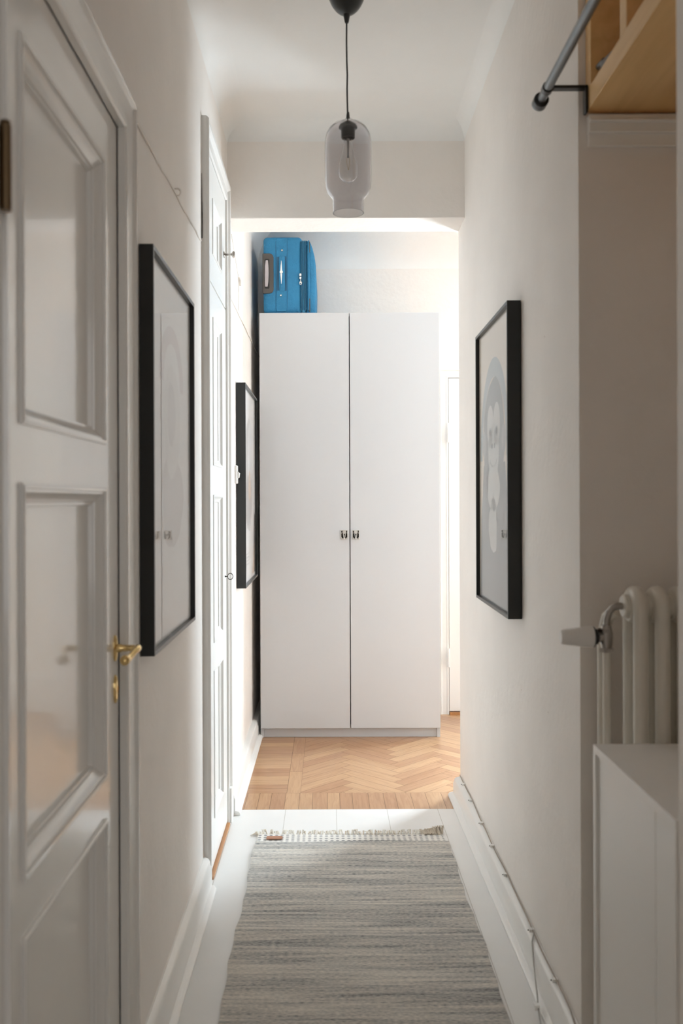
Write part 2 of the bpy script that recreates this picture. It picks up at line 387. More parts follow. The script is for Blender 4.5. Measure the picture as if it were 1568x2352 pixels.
# parquet
def parquet():
    bm = bmesh.new(); uvl = bm.loops.layers.uv.new('UVMap')
    shade = bm.faces.layers.float.new('shade')
    planks = []
    W, n = .068, 5
    def region(x0, x1, y0, y1, gen):
        sub = bmesh.new(); uv = sub.loops.layers.uv.new('UVMap'); sh = sub.faces.layers.float.new('shade')
        for quad, uvs in gen:
            vs = [sub.verts.new((p[0], p[1], 0)) for p in quad]; f = sub.faces.new(vs)
            r = random.random(); f[sh] = r; o = random.random() * 50
            for l, q in zip(f.loops, uvs): l[uv].uv = (q[0] + o, q[1] + o * .37)
        for co, no in (((x0, 0, 0), (-1, 0, 0)), ((x1, 0, 0), (1, 0, 0)), ((0, y0, 0), (0, -1, 0)), ((0, y1, 0), (0, 1, 0))):
            bmesh.ops.bisect_plane(sub, geom=sub.verts[:] + sub.edges[:] + sub.faces[:], plane_co=co, plane_no=no, clear_outer=True)
        for f in sub.faces:
            vs = [bm.verts.new(v.co) for v in f.verts]; g = bm.faces.new(vs); g[shade] = f[sh]
            for l, k in zip(g.loops, f.loops): l[uvl].uv = k[uv].uv
        sub.free()
    e = .0006
    def herr(cx, cy):
        ca = math.cos(PI / 4); R = lambda x, y: (cx + (x - y) * ca, cy + (x + y) * ca)
        for k in range(-60, 60):
            for j in range(-4, 5):
                x, y = (k + 2 * n * j) * W, k * W
                if abs(x) + abs(y) > 5: continue
                L = n * W
                yield [R(x + e, y + e), R(x + L - e, y + e), R(x + L - e, y + W - e), R(x + e, y + W - e)], [(0, 0), (L, 0), (L, W), (0, W)]
                x, y = x + n * W, (k - n + 1) * W
                yield [R(x + e, y + e), R(x + W - e, y + e), R(x + W - e, y + L - e), R(x + e, y + L - e)], [(0, 0), (0, W), (L, W), (L, 0)]
    def rows(x0, x1, y0, y1, along, wid, ln, off=0):
        if along == 'Y':
            x = x0
            while x < x1:
                ww = wid * random.uniform(.8, 1.15)
                yield [(x + e, y0 + e), (x + ww - e, y0 + e), (x + ww - e, y1 - e), (x + e, y1 - e)], [(0, 0), (0, ww), (y1 - y0, ww), (y1 - y0, 0)]
                x += ww
        else:
            y = y0
            while y < y1:
                ww = wid * random.uniform(.85, 1.1)
                yield [(x0 + e, y + e), (x1 - e, y + e), (x1 - e, y + ww - e), (x0 + e, y + ww - e)], [(0, 0), (x1 - x0, 0), (x1 - x0, ww), (0, ww)]
                y += ww
    yb = 4.205
    region(XL, XRM, YB0, yb, rows(XL, XRM, YB0, yb, 'Y', .066, .2))
    region(XL, -.19, yb, YBK, rows(XL, -.19, yb, YBK, 'X', .066, .2))
    def col():
        y = yb
        while y < YBK:
            yield [(-.19 + e, y + e), (-.128 - e, y + e), (-.128 - e, y + .33 - e), (-.19 + e, y + .33 - e)], [(0, 0), (0, .06), (.33, .06), (.33, 0)]
            y += .33
    region(-.19, -.128, yb, YBK, col())
    region(-.128, XRM, yb, YBK, herr(.35, 4.6))
    me = bpy.data.meshes.new('floor'); bm.to_mesh(me); bm.free()
    # underlay shows as the joint colour
    me.materials.append(M['parquet'])
    o = bpy.data.objects.new('floor', me); C.objects.link(o)
    b = MB(); b.box(XL - .2, XRM + .15, YB0, YBK + .15, -.12, -.0006)
    base = obj('subfloor', b, M['gapdark'], smooth=False, parent=o)
    return struct(o, 'oak parquet floor beyond the white boards', 'floor')
parquet()

# baseboards (profile from wall to foot)
def bb(mb, y0, y1, xw0, xw1, xf0, xf1, h0, h1, sgn):
    """sgn +1: wall on the left (board grows to +x)"""
    def prof(xw, xf, h):
        t = abs(xf - xw); s = t * .40                     # shoe moulding share
        pts = [(-.006, 0), (t, 0), (t, .008), (t - .006, .016), (t - s, .020), (t - s, h * .70), (t - s - .004, h * .76), (t - s - .004, h * .84),
               (t - s - .010, h * .93), (.004, h), (-.006, h)]
        return [(xw + sgn * a, b) for a, b in pts]
    A = [(x, y0, z) for x, z in prof(xw0, xf0, h0)]; B = [(x, y1, z) for x, z in prof(xw1, xf1, h1)]
    mb.loft(A, B)
b = MB(); bb(b, 1.972, 3.156, XL, XL, -.384, -.382, .115, .117, 1)
struct(obj('baseboard_left', b, M['trim'], bevel=.0015), 'white profiled baseboard under the large left picture frame', 'baseboard')
b = MB(); bb(b, 3.905, YBK, XL, XL, -.372, -.366, .098, .098, 1)
struct(obj('baseboard_back', b, M['trim'], bevel=.0015), 'white baseboard running from the closet door to the wardrobe', 'baseboard')
b = MB(); bb(b, YN1 - .0, YB1 - .03, XR0 - .002, XR1 - .002, .5415, .5305, .113, .088, -1)
struct(obj('baseboard_right', b, M['trim'], bevel=.0015), 'white profiled baseboard along the right hallway wall', 'baseboard')
b = MB(); b.box(.58, 1.2, YN1 - .008, YN1, 0, .09)
struct(obj('baseboard_niche', b, M['trim'], bevel=.002), 'white baseboard behind the radiator pipe', 'baseboard')
b = MB(); b.box(1.50, XRM, YBK - .02, YBK, 0, .1)
struct(obj('baseboard_far', b, M['trim'], bevel=.002), 'white baseboard on the far wall', 'baseboard')
# ledge moulding under the shelf unit
b = MB(); b.box(.592, 1.2, YN1 - .012, YN1, 2.118, 2.192); b.box(.59, 1.2, YN1 - .022, YN1, 2.146, 2.188); b.box(.59, 1.2, YN1 - .030, YN1, 2.168, 2.176)
struct(obj('trim_1', b, M['trim'], bevel=.003), 'painted moulding on the niche wall just under the wooden shelf unit', 'moulding')

# ------------------------------------------------------------------ panelled doors
FL = lambda X: (lambda a, b, h: (X + h, a, b))               # on the left wall: a=Y b=Z, height grows to +X
def leaf(mb, fn, a0, a1, b0, b1, panels, prof, thick=.036):
    """one panelled leaf; panels: (a0,a1,b0,b1)"""
    pa0, pa1 = panels[0][0], panels[0][1]
    def slab(u0, u1, v0, v1): mb.prism([(u0, v0), (u1, v0), (u1, v1), (u0, v1)], fn, -thick, 0)
    slab(a0, pa0, b0, b1); slab(pa1, a1, b0, b1)
    ps = sorted(panels, key=lambda p: p[2]); z = b0
    for p in ps: slab(pa0, pa1, z, p[2]); z = p[3]
    slab(pa0, pa1, z, b1)
    for p in ps: mb.rings(p, prof, fn)

door = empty('door_1', (XL, 1.545, 0))
fn = FL(-.427)
m = MB()
PROF1 = [(0, -.001), (0, .0045), (.0035, .0062), (.0075, .0055), (.0085, .001), (.0125, .001), (.0150, -.003), (.0205, -.0085), (.0265, -.0115), (.0280, -.0155), (.0325, -.0155), (.0345, -.0235)]
leaf(m, fn, D1[0] + .0015, D1[1] - .0015, .008, D1[2] - .0015, [(1.292, 1.781, .20, .713), (1.292, 1.781, .790, 1.345), (1.292, 1.781, 1.4268, 1.9717)], PROF1)
adopt(door, obj('door_leaf', m, M['door'], angle=22))
m = MB(); fn0 = FL(XL)
m.casing(D1[0], D1[1], D1[2], [(0, -.04), (0, .014), (.003, .018), (.010, .019), (.012, .013), (.022, .012), (.040, .016), (.056, .020), (.062, .026), (.070, .025), (.074, .020), (.074, -.002)], fn0)
adopt(door, obj('door_casing', m, M['door'], angle=25))
def handle_lever(parent):
    h = MB(); y, z = 1.861, 1.0255
    h.lathe([(.0265, 0), (.0265, .002), (.022, .0045), (.012, .006), (0, .006)], (-.427, y, z), 'X', 28, 0, .42, 1)
    o = obj('rosette', h, M['brass'])
    k = MB(); k.lathe([(.0085, 0), (.0085, .012), (.0065, .016), (.0062, .042), (.0075, .046), (.0055, .051), (0, .052)], (-.427, y, z), 'X', 16)
    pts = [(-.381, y, z), (-.3795, y - .012, z + .001), (-.382, y - .03, z - .003), (-.387, y - .048, z - .010), (-.391, y - .064, z - .012)]
    k.tube(pts, [.0078, .0072, .0058, .0066, .0095], 14)
    k.lathe([(0, -.0105), (.006, -.0095), (.0098, -.004), (.0098, .003), (.006, .008), (0, .009)], (-.391, y - .070, z - .0125), 'Y', 16)
    l = obj('lever', k, M['brass'], angle=60)
    e = empty('door_handle', (-.427, y, z)); adopt(parent, e)
    for c in (o, l):
        c.parent = e; c.matrix_parent_inverse = (Matrix.Translation((-.427, y, z))).inverted()
    e['label'] = 'brass lever handle on the near panelled door'
    h = MB(); z = .944
    h.lathe([(.0285, 0), (.0285, .002), (.024, .005), (.014, .006), (.008, .006), (.007, .001), (0, .001)], (-.427, y, z), 'X', 28, 0, .42, 1)
    adopt(parent, obj('keyhole_plate', h, M['brass']))
handle_lever(door)
m = MB()
m.tube([(-.400, 1.160, 1.681), (-.400, 1.160, 1.788)], .0075, 14); m.lathe([(.004, 0), (.007, .004), (0, .008)], (-.400, 1.160, 1.788), 'Z', 12)
m.box(-.408, -.4035, 1.125, 1.163, 1.686, 1.783)
hg = adopt(door, obj('hinge', m, M['oldbrass'])); hg['label'] = 'aged brass hinge knuckle'
m = MB()
m.tube([(-.398, 1.183, .25), (-.398, 1.183, .366)], .0075, 14); m.box(-.408, -.4035, 1.162, 1.19, .255, .36)
adopt(door, obj('hinge', m, M['oldbrass']))
struct(door, 'near glossy white panelled door with a brass lever handle', 'door')

# closet door with the small cupboard door above it
door = empty('door_2', (XL, 3.52, 0))
fn = FL(-.415)
PROF2 = [(0, -.001), (0, .003), (.006, .004), (.012, -.003), (.020, -.008), (.026, -.010), (.028, -.014)]
m = MB(); leaf(m, fn, D2[0] + .002, D2[1] - .002, .012, 2.097, [(3.37, 3.655, .171, .705), (3.37, 3.655, .805, 1.341), (3.37, 3.655, 1.448, 1.985)], PROF2, .03)
adopt(door, obj('door_leaf', m, M['door2'], bevel=.001))
m = MB(); leaf(m, fn, D2[0] + .002, D2[1] - .002, 2.103, D2[2] - .003, [(3.37, 3.655, 2.212, 2.415)], PROF2, .03)
o = adopt(door, obj('upper_door_leaf', m, M['door2'], bevel=.001)); o['label'] = 'short cupboard leaf above the closet door'
m = MB()
m.casing(D2[0], D2[1], D2[2], [(0, -.03), (0, .012), (.004, .018), (.030, .018), (.034, .014), (.050, .014), (.060, .025), (.076, .025), (.082, .016), (.082, -.002)], fn0)
m.box(XL, XL + .026, D2[1] + .02, D2[1] + .10, 0, .14)
m.tube([(XL + .001, D2[0] - .0835, 2.43), (XL + .0012, D2[0] - .0845, 2.36), (XL + .001, D2[0] - .0835, 2.29), (XL + .0012, D2[0] - .0845, 2.21)], [.0006, .0012, .0030, .0022], 6, 1)
adopt(door, obj('door_casing', m, [M['trim'], M['gapdark']], angle=25))
m = MB(); m.box(XL - .06, XL + .022, D2[0] + .004, D2[1] - .004, 0, .009)
o = adopt(door, obj('threshold', m, M['threshold'])); o['label'] = 'worn orange wood threshold under the closet door'
kx, ky, kz = -.412, 3.745, 2.309
m = MB(); m.lathe([(.013, 0), (.012, .003), (.006, .005), (.0042, .010), (.0036, .026), (.006, .031), (.0125, .035), (.0145, .039), (.011, .044), (0, .046)], (kx - .003, ky, kz), 'X', 20)
o = adopt(door, obj('knob', m, M['nickel'])); o['label'] = 'aged metal knob on the small cupboard leaf'
m = MB(); kz = 1.0155
m.lathe([(.004, 0), (.004, .002), (0, .002)], (-.415, ky, kz), 'X', 12); m.tube([(-.418, ky, kz), (-.404, ky, kz)], .0022, 8)
m.tube([(-.3935 + .0105 * math.cos(a), ky, kz + .0125 * math.sin(a)) for a in [2 * PI * i / 24 for i in range(24)]], .0016, 8, closed=True)
o = adopt(door, obj('key', m, M['iron'])); o['label'] = 'iron key with an oval bow in the closet door lock'
struct(door, 'tall narrow white closet door with a small cupboard leaf above', 'door')

# far door right of the wardrobe
door = empty('door_3', (1.12, YBK, 0))
fnb = lambda a, b, h: (a, YBK - h, b)
m = MB(); leaf(m, lambda a, b, h: (a, YBK - .020 - h, b), .744, 1.49, .02, 2.070, [(.87, 1.37, .22, .90), (.87, 1.37, 1.02, 1.92)], PROF2, .015)
adopt(door, obj('door_leaf', m, M['door2'], bevel=.001))
m = MB(); m.casing(.741, 1.493, 2.073, [(0, -.002), (0, .024), (.010, .024), (.014, .019), (.04, .019), (.048, .026), (.056, .020), (.056, -.002)], fnb)
adopt(door, obj('door_casing', m, M['trim'], angle=25))
m = MB(); m.box(.745, 1.49, YBK - .045, YBK - .003, 0, .014)
adopt(door, obj('threshold', m, M['threshold']))
for za, zb in ((1.674, 1.790), (.296, .409)):
    m = MB(); zm = (za + zb) / 2
    m.tube([(.738, YBK - .042, za), (.738, YBK - .042, zm - .001)], .0085, 14); m.tube([(.738, YBK - .042, zm + .001), (.738, YBK - .042, zb)], .0085, 14)
    m.tube([(.738, YBK - .042, zm - .002), (.738, YBK - .042, zm + .002)], .0065, 14)
    m.box(.735, .741, YBK - .042, YBK - .022, za + .004, zb - .004)
    adopt(door, obj('hinge', m, M['trim']))
struct(door, 'white painted door with lift-off hinges on the far wall', 'door')

# glazed balcony door at the end of the cross passage and windows behind the viewer, one added for fill
def window(name, x, y0, y1, z0, z1, mull, label, turn=None, ang=PI / 2):
    e = empty(name, (x, (y0 + y1) / 2, z0))
    m = MB()
    for u0, u1, v0, v1 in ((y0, y1, z0, z0 + .06), (y0, y1, z1 - .05, z1), (y0, y0 + .045, z0, z1), (y1 - .045, y1, z0, z1)): m.box(x + .04, x + .10, u0, u1, v0, v1)
    for t in mull: m.box(x + .05, x + .09, y0, y1, z0 + (z1 - z0) * t - .012, z0 + (z1 - z0) * t + .012)
    m.box(x + .05, x + .09, (y0 + y1) / 2 - .02, (y0 + y1) / 2 + .02, z0, z1)
    adopt(e, obj('window_frame', m, M['trim'], bevel=.002))
    m = MB(); m.box(x + .068, x + .072, y0 + .02, y1 - .02, z0 + .02, z1 - .02)
    adopt(e, obj('window_pane', m, M['pane'], smooth=False))
    if turn:                                                    # same unit set in a wall that faces -y
        e.location = turn; e.rotation_euler.z = ang
        for c in e.children: c.matrix_parent_inverse = Matrix.Translation((-x, -(y0 + y1) / 2, -z0))
    struct(e, label, 'window')
window('window_1', XRM, WY0, WY1, WZ0, WZ1, (.5,), 'window at the right end of the cross passage')
window('window_3', 0, 0, BX1 - BX0, BZ0, BZ1, (.34, .67), 'tall glazed balcony door in the far wall, out of sight to the right', ((BX0 + BX1) / 2, YBK, BZ0))
window('window_fill', 0, 0, 1.5, .7, 2.5, (.5,), 'unseen window added in the rear wall for the fill light', (1.25, -2.3, .7), -PI / 2)  # added opening for the rear fill, out of view
window('window_2', 1.75, -1.9, -.3, .8, 2.4, (.5,), 'window of the entrance room behind the viewer')

# ------------------------------------------------------------------ wardrobe
ward = empty('wardrobe', (.1205, 5.46, 0))
WX0, WX1, WYF, WH = -.3785, .6205, 5.169, 2.362
m = MB(); yc = WYF + .021
m.box(WX0, WX0 + .018, yc, 5.745, 0, WH); m.box(WX1 - .018, WX1, yc, 5.745, 0, WH)
m.box(WX0 + .018, WX1 - .018, yc, 5.745, WH - .018, WH); m.box(WX0 + .018, WX1 - .018, yc, 5.745, .055, .073); m.box(WX0 + .018, WX1 - .018, 5.735, 5.745, .055, WH)
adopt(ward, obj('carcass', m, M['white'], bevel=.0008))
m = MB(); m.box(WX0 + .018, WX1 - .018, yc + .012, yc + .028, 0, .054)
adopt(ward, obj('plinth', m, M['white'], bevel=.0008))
def ward_handle(xc, zc):
    h = MB(); yf = WYF
    fr = lambda a, b, hh: (xc + a, yf - hh, zc + b)
    h.rings((-.0205, .0205, -.0255, .0255), [(0, 0), (0, .006), (.002, .0075), (.004, .006), (.0045, .002)], fr, 1, field=True)
    h.rings((-.016, .016, -.021, .021), [(0, .0022), (.0, .0024)], fr, 0)
    h.lathe([(.0100, -.0145), (.0105, -.012), (.0100, -.002)], (xc, yf, zc + .015), 'Y', 20, 1)
    for s in (-1, 1):
        h.tube([(xc + s * .0062, yf - .011, zc + .008), (xc + s * .0018, yf - .012, zc - .022)], .0020, 8, 1)
        h.lathe([(.0038, -.011), (.0038, -.002)], (xc + s * .0150, yf, zc - .0195), 'Y', 12, 1)
        h.lathe([(.0030, -.010), (.0030, -.002)], (xc + s * .0160, yf, zc + .009), 'Y', 12, 1)
    h.tube([(xc, yf - .012, zc - .0215), (xc, yf - .0145, zc - .026)], .0032, 8, 1)
    return obj('handle', h, [M['iron'], M['satinm']])
for a, b_, xc in ((WX0, .1196, .0895), (.1226, WX1, .1535)):
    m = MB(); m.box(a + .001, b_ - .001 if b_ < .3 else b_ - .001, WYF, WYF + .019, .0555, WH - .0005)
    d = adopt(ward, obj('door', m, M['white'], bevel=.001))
    hd = ward_handle(xc, 1.130); hd.parent = d; hd.matrix_parent_inverse = Matrix.Translation(ward.location).inverted() @ Matrix.Identity(4)
    hd.matrix_parent_inverse = Matrix.Identity(4)
tag(ward, 'tall white two-door wardrobe at the end of the hallway, blue suitcase on top', 'wardrobe')

# ------------------------------------------------------------------ suitcase, lying on its side with the top end towards the hallway
def rounded(x0, x1, z0, z1, r, n=5):
    pts = []
    for cx, cz, a0 in ((x1 - r, z1 - r, 0), (x0 + r, z1 - r, PI / 2), (x0 + r, z0 + r, PI), (x1 - r, z0 + r, 1.5 * PI)):
        for i in range(n + 1):
            a = a0 + PI / 2 * i / n; pts.append((cx + r * math.cos(a), cz + r * math.sin(a)))
    return pts
fy = lambda a, b, h: (a, h, b)
SY, SZ = 5.205, WH + .0005
case = empty('suitcase', (-.21, 5.45, SZ))
def P(px, py): return ((px - 753) * .002432, 2.3622 - (py - 718) * .002432)
m = MB()
def puff(mb, x0, x1, z0, z1, r, y0, y1, dome=.012, mi=0, n=6):
    loops = []
    for ins, dy in ((.030, 0), (.016, .002), (.007, .007), (.002, .014), (0, .024)):
        loops.append([fy(a, b, y0 + dy) for a, b in rounded(x0 + ins, x1 - ins, z0 + ins, z1 - ins, max(r - ins * .5, .006), n)])
    loops.append([fy(a, b, y1) for a, b in rounded(x0, x1, z0, z1, r, n)])
    k = len(loops[0]); vs = [p for L in loops for p in L]
    fs = [(i * k + j, i * k + (j + 1) % k, (i + 1) * k + (j + 1) % k, (i + 1) * k + j) for i in range(len(loops) - 1) for j in range(k)]
    fs += [tuple(range(k)), tuple((len(loops) - 1) * k + j for j in range(k))]
    mb.add(vs, fs, mi)
puff(m, -.357, -.141, SZ + .004, 2.796, .022, SY, 5.72)
adopt(case, obj('body', m, M['blue'], angle=50))
m = MB(); puff(m, -.146, -.117, SZ, 2.778, .008, SY + .004, 5.715)
adopt(case, obj('expansion_band', m, M['bluelight'], angle=50))
m = MB()
for x in (-.146, -.139, -.128, -.119):
    pts = [(x, SY + .001, SZ + .02), (x, SY - .001, SZ + .1), (x, SY - .001, 2.68), (x, SY + .001, 2.765), (x, SY + .03, 2.779), (x, 5.70, 2.779)]
    m.tube(pts, .0022, 8)
adopt(case, obj('zipper', m, M['bluedark'], angle=50))
m = MB()                                                   # front panel with bulging pocket
prof = [(-.1175, SZ), (-.066, SZ), (-.0635, 2.43), (-.0615, 2.50), (-.0605, 2.58), (-.064, 2.64), (-.071, 2.69), (-.082, 2.735), (-.092, 2.762), (-.100, 2.773), (-.1175, 2.776)]
loops = []
for ins, dy in ((.014, 0), (.006, .003), (.002, .009), (0, .018), (0, .50)):
    cx, cz = -.09, 2.57
    loops.append([(cx + (a - cx) * (1 - ins / .03), SY + .004 + dy, cz + (b - cz) * (1 - ins / .21)) for a, b in prof])
k = len(prof); m.add([p for L in loops for p in L], [(i * k + j, i * k + (j + 1) % k, (i + 1) * k + (j + 1) % k, (i + 1) * k + j) for i in range(4) for j in range(k)] + [tuple(range(k)), tuple(4 * k + j for j in range(k))])
adopt(case, obj('front_pocket', m, M['blue'], angle=50))
m = MB(); m.tube([(-.104, SY - .001, SZ + .02), (-.1035, SY - .002, 2.5), (-.103, SY - .002, 2.7), (-.104, SY, 2.765), (-.104, SY + .03, 2.778), (-.104, 5.7, 2.778)], .0045, 8)
adopt(case, obj('pocket_piping', m, M['blue'], angle=50))
for pp in ([(-.0985, SY - .002, 2.705), (-.0985, SY - .002, 2.765)], [(-.0985, SY - .002, SZ + .01), (-.0985, SY - .002, SZ + .085)], [(-.33, SY + .06, 2.798), (-.25, SY + .055, 2.798)]):
    m = MB(); m.tube(pp, .003, 8)
    o = adopt(case, obj('zipper_teeth', m, M['greypl'])); o['label'] = 'dark grey zipper segment'
# trolley handle housing
m = MB(); xa, xb = P(604.5, 0)[0], P(630, 0)[0]; za, zb = P(0, 671)[1], P(0, 579)[1]
outer = [(xa, za), (xb - .022, za)] + [(xb - .022 + .022 * math.sin(t), za + .022 - .022 * math.cos(t)) for t in (PI / 6, PI / 3, PI / 2)] + [(xb - .022 + .022 * math.cos(t), zb - .022 + .022 * math.sin(t)) for t in (0, PI / 6, PI / 3, PI / 2)] + [(xa, zb)]
m.prism(outer, fy, SY - .006, SY + .02)
adopt(case, obj('handle_housing', m, M['greypl'], bevel=.004, seg=3))
m = MB(); xs0, zs0 = P(609.6, 660); xs1, zs1 = P(620.6, 592)
m.prism(rounded(xs0, xs1, zs0, zs1, .006), fy, SY - .0068, SY)
o = adopt(case, obj('handle_slot', m, M['blackp'])); o['label'] = 'black slot round the pull handle'
m = MB(); (gx0, gz0), (gx1, gz1) = P(610.2, 655.8), P(618.8, 595.5)
gm = (gz0 + gz1) / 2
lens = [(gx0 + .001, gz0), (gx1 - .006, gz0), (gx1 - .002, gz0 + .03), (gx1, gm), (gx1 - .001, gz1 - .03), (gx1 - .004, gz1), (gx0 + .005, gz1), (gx0 + .001, gz1 - .03), (gx0, gm), (gx0, gz0 + .03)]
m.prism(lens, fy, SY - .014, SY - .004); m.prism(rounded(gx0 + .004, gx1 - .004, gm - .019, gm + .019, .003), fy, SY - .0155, SY - .01)
o = adopt(case, obj('pull_handle', m, M['lilac'], bevel=.0015)); o['label'] = 'pale grey telescopic pull handle with a button'
# carry strap
m = MB(); (ax, az), (bx, bz) = P(636.5, 665), P(660, 586)
m.prism([(ax, P(0, 718)[1] + .015), (bx - .004, P(0, 718)[1] + .015), (bx - .004, az + .0), (ax, az + .002)], fy, SY - .0025, SY + .01)
adopt(case, obj('strap_patch', m, M['blue'], bevel=.0015)); m = MB()
m.prism([(ax + .002, bz - .003), (bx, bz + .001), (bx, 2.785), (ax + .002, 2.785)], fy, SY - .0025, SY + .01)
adopt(case, obj('strap_patch', m, M['blue'], bevel=.0015))
m = MB(); m.prism(rounded(ax, bx, az, bz, .004), fy, SY - .0012, SY + .005)
adopt(case, obj('strap_recess', m, M['bluedark']))
m = MB(); s0, s1 = P(642.5, 0)[0], P(656, 0)[0]; zz = [az + (bz - az) * i / 10 for i in range(11)]
L = []
for i, z in enumerate(zz):
    y = SY - .004 - .016 * math.sin(PI * i / 10)
    L.append([(s0, y + .004, z), (s0 + .003, y, z), (s1 - .003, y, z), (s1, y + .004, z), (s1 - .003, y + .008, z), (s0 + .003, y + .008, z)])
for i in range(10): m.loft(L[i], L[i + 1], caps=(i in (0, 9)))
strap = adopt(case, obj('carry_strap', m, M['blue'], angle=60))
m = MB(); bxc, bzc = P(648, 623.7); yb_ = SY - .021
m.prism([(bxc - .0008, bzc - .066), (bxc + .0008, bzc - .066), (bxc + .0055, bzc), (bxc + .0008, bzc + .064), (bxc - .0008, bzc + .064), (bxc - .0055, bzc)], fy, yb_ - .0005, yb_ + .003)
m.lathe([(.0088, -.004), (.0092, -.002), (.0092, .002)], (bxc, yb_, bzc), 'Y', 20); m.lathe([(.0060, -.0052), (.0065, -.004)], (bxc, yb_, bzc), 'Y', 16)
o = obj('badge', m, M['chrome']); o.parent = strap; o['label'] = 'silver round badge with two long points'
for px, py in ((649.5, 572), (646.5, 675.5)):
    x, z = P(px, py); m = MB(); m.lathe([(.0062, .002), (.0062, -.001), (.0045, -.0035), (.004, -.0035)], (x, SY - .0025, z), 'Y', 16, 0); m.lathe([(.0032, -.005), (.0036, -.003)], (x, SY - .0025, z), 'Y', 12, 1)
    adopt(case, obj('rivet', m, [M['nickel'], M['chrome']]))
m = MB()
for py, hh, ww in ((629, .007, .0058), (636, .006, .0050)):
    x, z = P(691.5, py); m.box(x - ww, x + ww, SY - .012, SY - .002, z - hh, z + hh)
x, z = P(692, 643); m.tube([(x, SY - .010, z + .012), (x, SY - .012, z - .006)], .0022, 8)
m.tube([(x + .0055 * math.cos(a), SY - .012, z - .012 + .009 * math.sin(a)) for a in [2 * PI * i / 16 for i in range(16)]], .0018, 8, closed=True)
m.lathe([(.0035, -.014), (.0035, -.010)], (x, SY, z - .010), 'Y', 12)
adopt(case, obj('zipper_pull', m, M['chrome'], bevel=.001))
m = MB()
for px in (634.5, 661): x = P(px, 0)[0]; m.tube([(x, SY + .0005, SZ + .03), (x + .001, SY - .0006, 2.5), (x + .001, SY - .0006, 2.68), (x + .001, SY + .0005, 2.77)], .0009, 6)
m.tube([(-.35, SY + .012, SZ + .030), (-.25, SY + .004, SZ + .022), (-.15, SY + .012, SZ + .028)], .0018, 6)
adopt(case, obj('piping', m, M['bluedark']))
tag(case, 'blue fabric suitcase lying on its side on top of the white wardrobe', 'suitcase')

# ------------------------------------------------------------------ picture frames
def picture(name, xw, xf, y0, y1, z0, z1, art, label, side, cat='picture'):
    """side +1: hangs on the left wall (faces +x)"""
    e = empty(name, (xw, (y0 + y1) / 2, z0))
    t = .0105; rec = .009
    fnp = lambda a, b, h: (xw + side * h, a, b)
    D = abs(xf - xw)
    m = MB(); m.rings((y0, y1, z0, z1), [(0, .001), (0, D), (t, D), (t, .004)], fnp, field=False)
    adopt(e, obj('frame', m, M['black'], smooth=False, bevel=.0006))
    m = MB(); m.prism([(y0 + t, z0 + t), (y1 - t, z0 + t), (y1 - t, z1 - t), (y0 + t, z1 - t)], fnp, .003, D - rec - .004)
    mats = [M['paper']]
    art(m, lambda u, v, h: fnp(y0 + t + (y1 - y0 - 2 * t) * u, z0 + t + (z1 - z0 - 2 * t) * v, D - rec - .004 + .0003 * h), mats)
    adopt(e, obj('print', m, mats, smooth=False))
    m = MB(); m.prism([(y0 + t, z0 + t), (y1 - t, z0 + t), (y1 - t, z1 - t), (y0 + t, z1 - t)], fnp, D - rec - .002, D - rec)
    adopt(e, obj('glazing', m, M['picglass'], smooth=False))
    return tag(e, label, cat)
def blob(mb, fn, cu, cv, ru, rv, h, mi, n=28, a0=0, a1=2 * PI, wob=0, seed=1):
    rnd = random.Random(seed); ph = [rnd.uniform(0, 6) for _ in range(3)]
    pts = []
    for i in range(n if a1 - a0 > 6 else n + 1):
        a = a0 + (a1 - a0) * i / n; k = 1 + wob * (math.sin(3 * a + ph[0]) + .6 * math.sin(5 * a + ph[1]) + .4 * math.sin(9 * a + ph[2]))
        pts.append(fn(cu + ru * math.cos(a) * k, cv + rv * math.sin(a) * k, h))
    mb.add(pts, [tuple(range(len(pts)))], mi)
def arch(mb, fn, cu, cv, r0u, r0v, r1u, r1v, h, mi, a0=0, a1=PI, n=28):
    vs = []
    for i in range(n + 1):
        a = a0 + (a1 - a0) * i / n
        vs += [fn(cu + r0u * math.cos(a), cv + r0v * math.sin(a), h), fn(cu + r1u * math.cos(a), cv + r1v * math.sin(a), h)]
    mb.add(vs, [(2 * i, 2 * i + 1, 2 * i + 3, 2 * i + 2) for i in range(n)], mi)
def inks(mats, *cols):
    for i, c in enumerate(cols): mats.append(paint('ink', c, .6, 0, 30, .04))
def art_pale(mb, fn, mats):
    inks(mats, (.76, .71, .71), (.82, .80, .78), (.74, .71, .70), (.70, .70, .71))
    arch(mb, fn, .5, .70, .20, .12, .30, .17, 1, 1)
    blob(mb, fn, .5, .60, .20, .16, 2, 2, wob=.03); blob(mb, fn, .48, .62, .10, .09, 3, 3, wob=.05, seed=3)
    blob(mb, fn, .52, .38, .26, .14, 1, 3, wob=.06, seed=4)
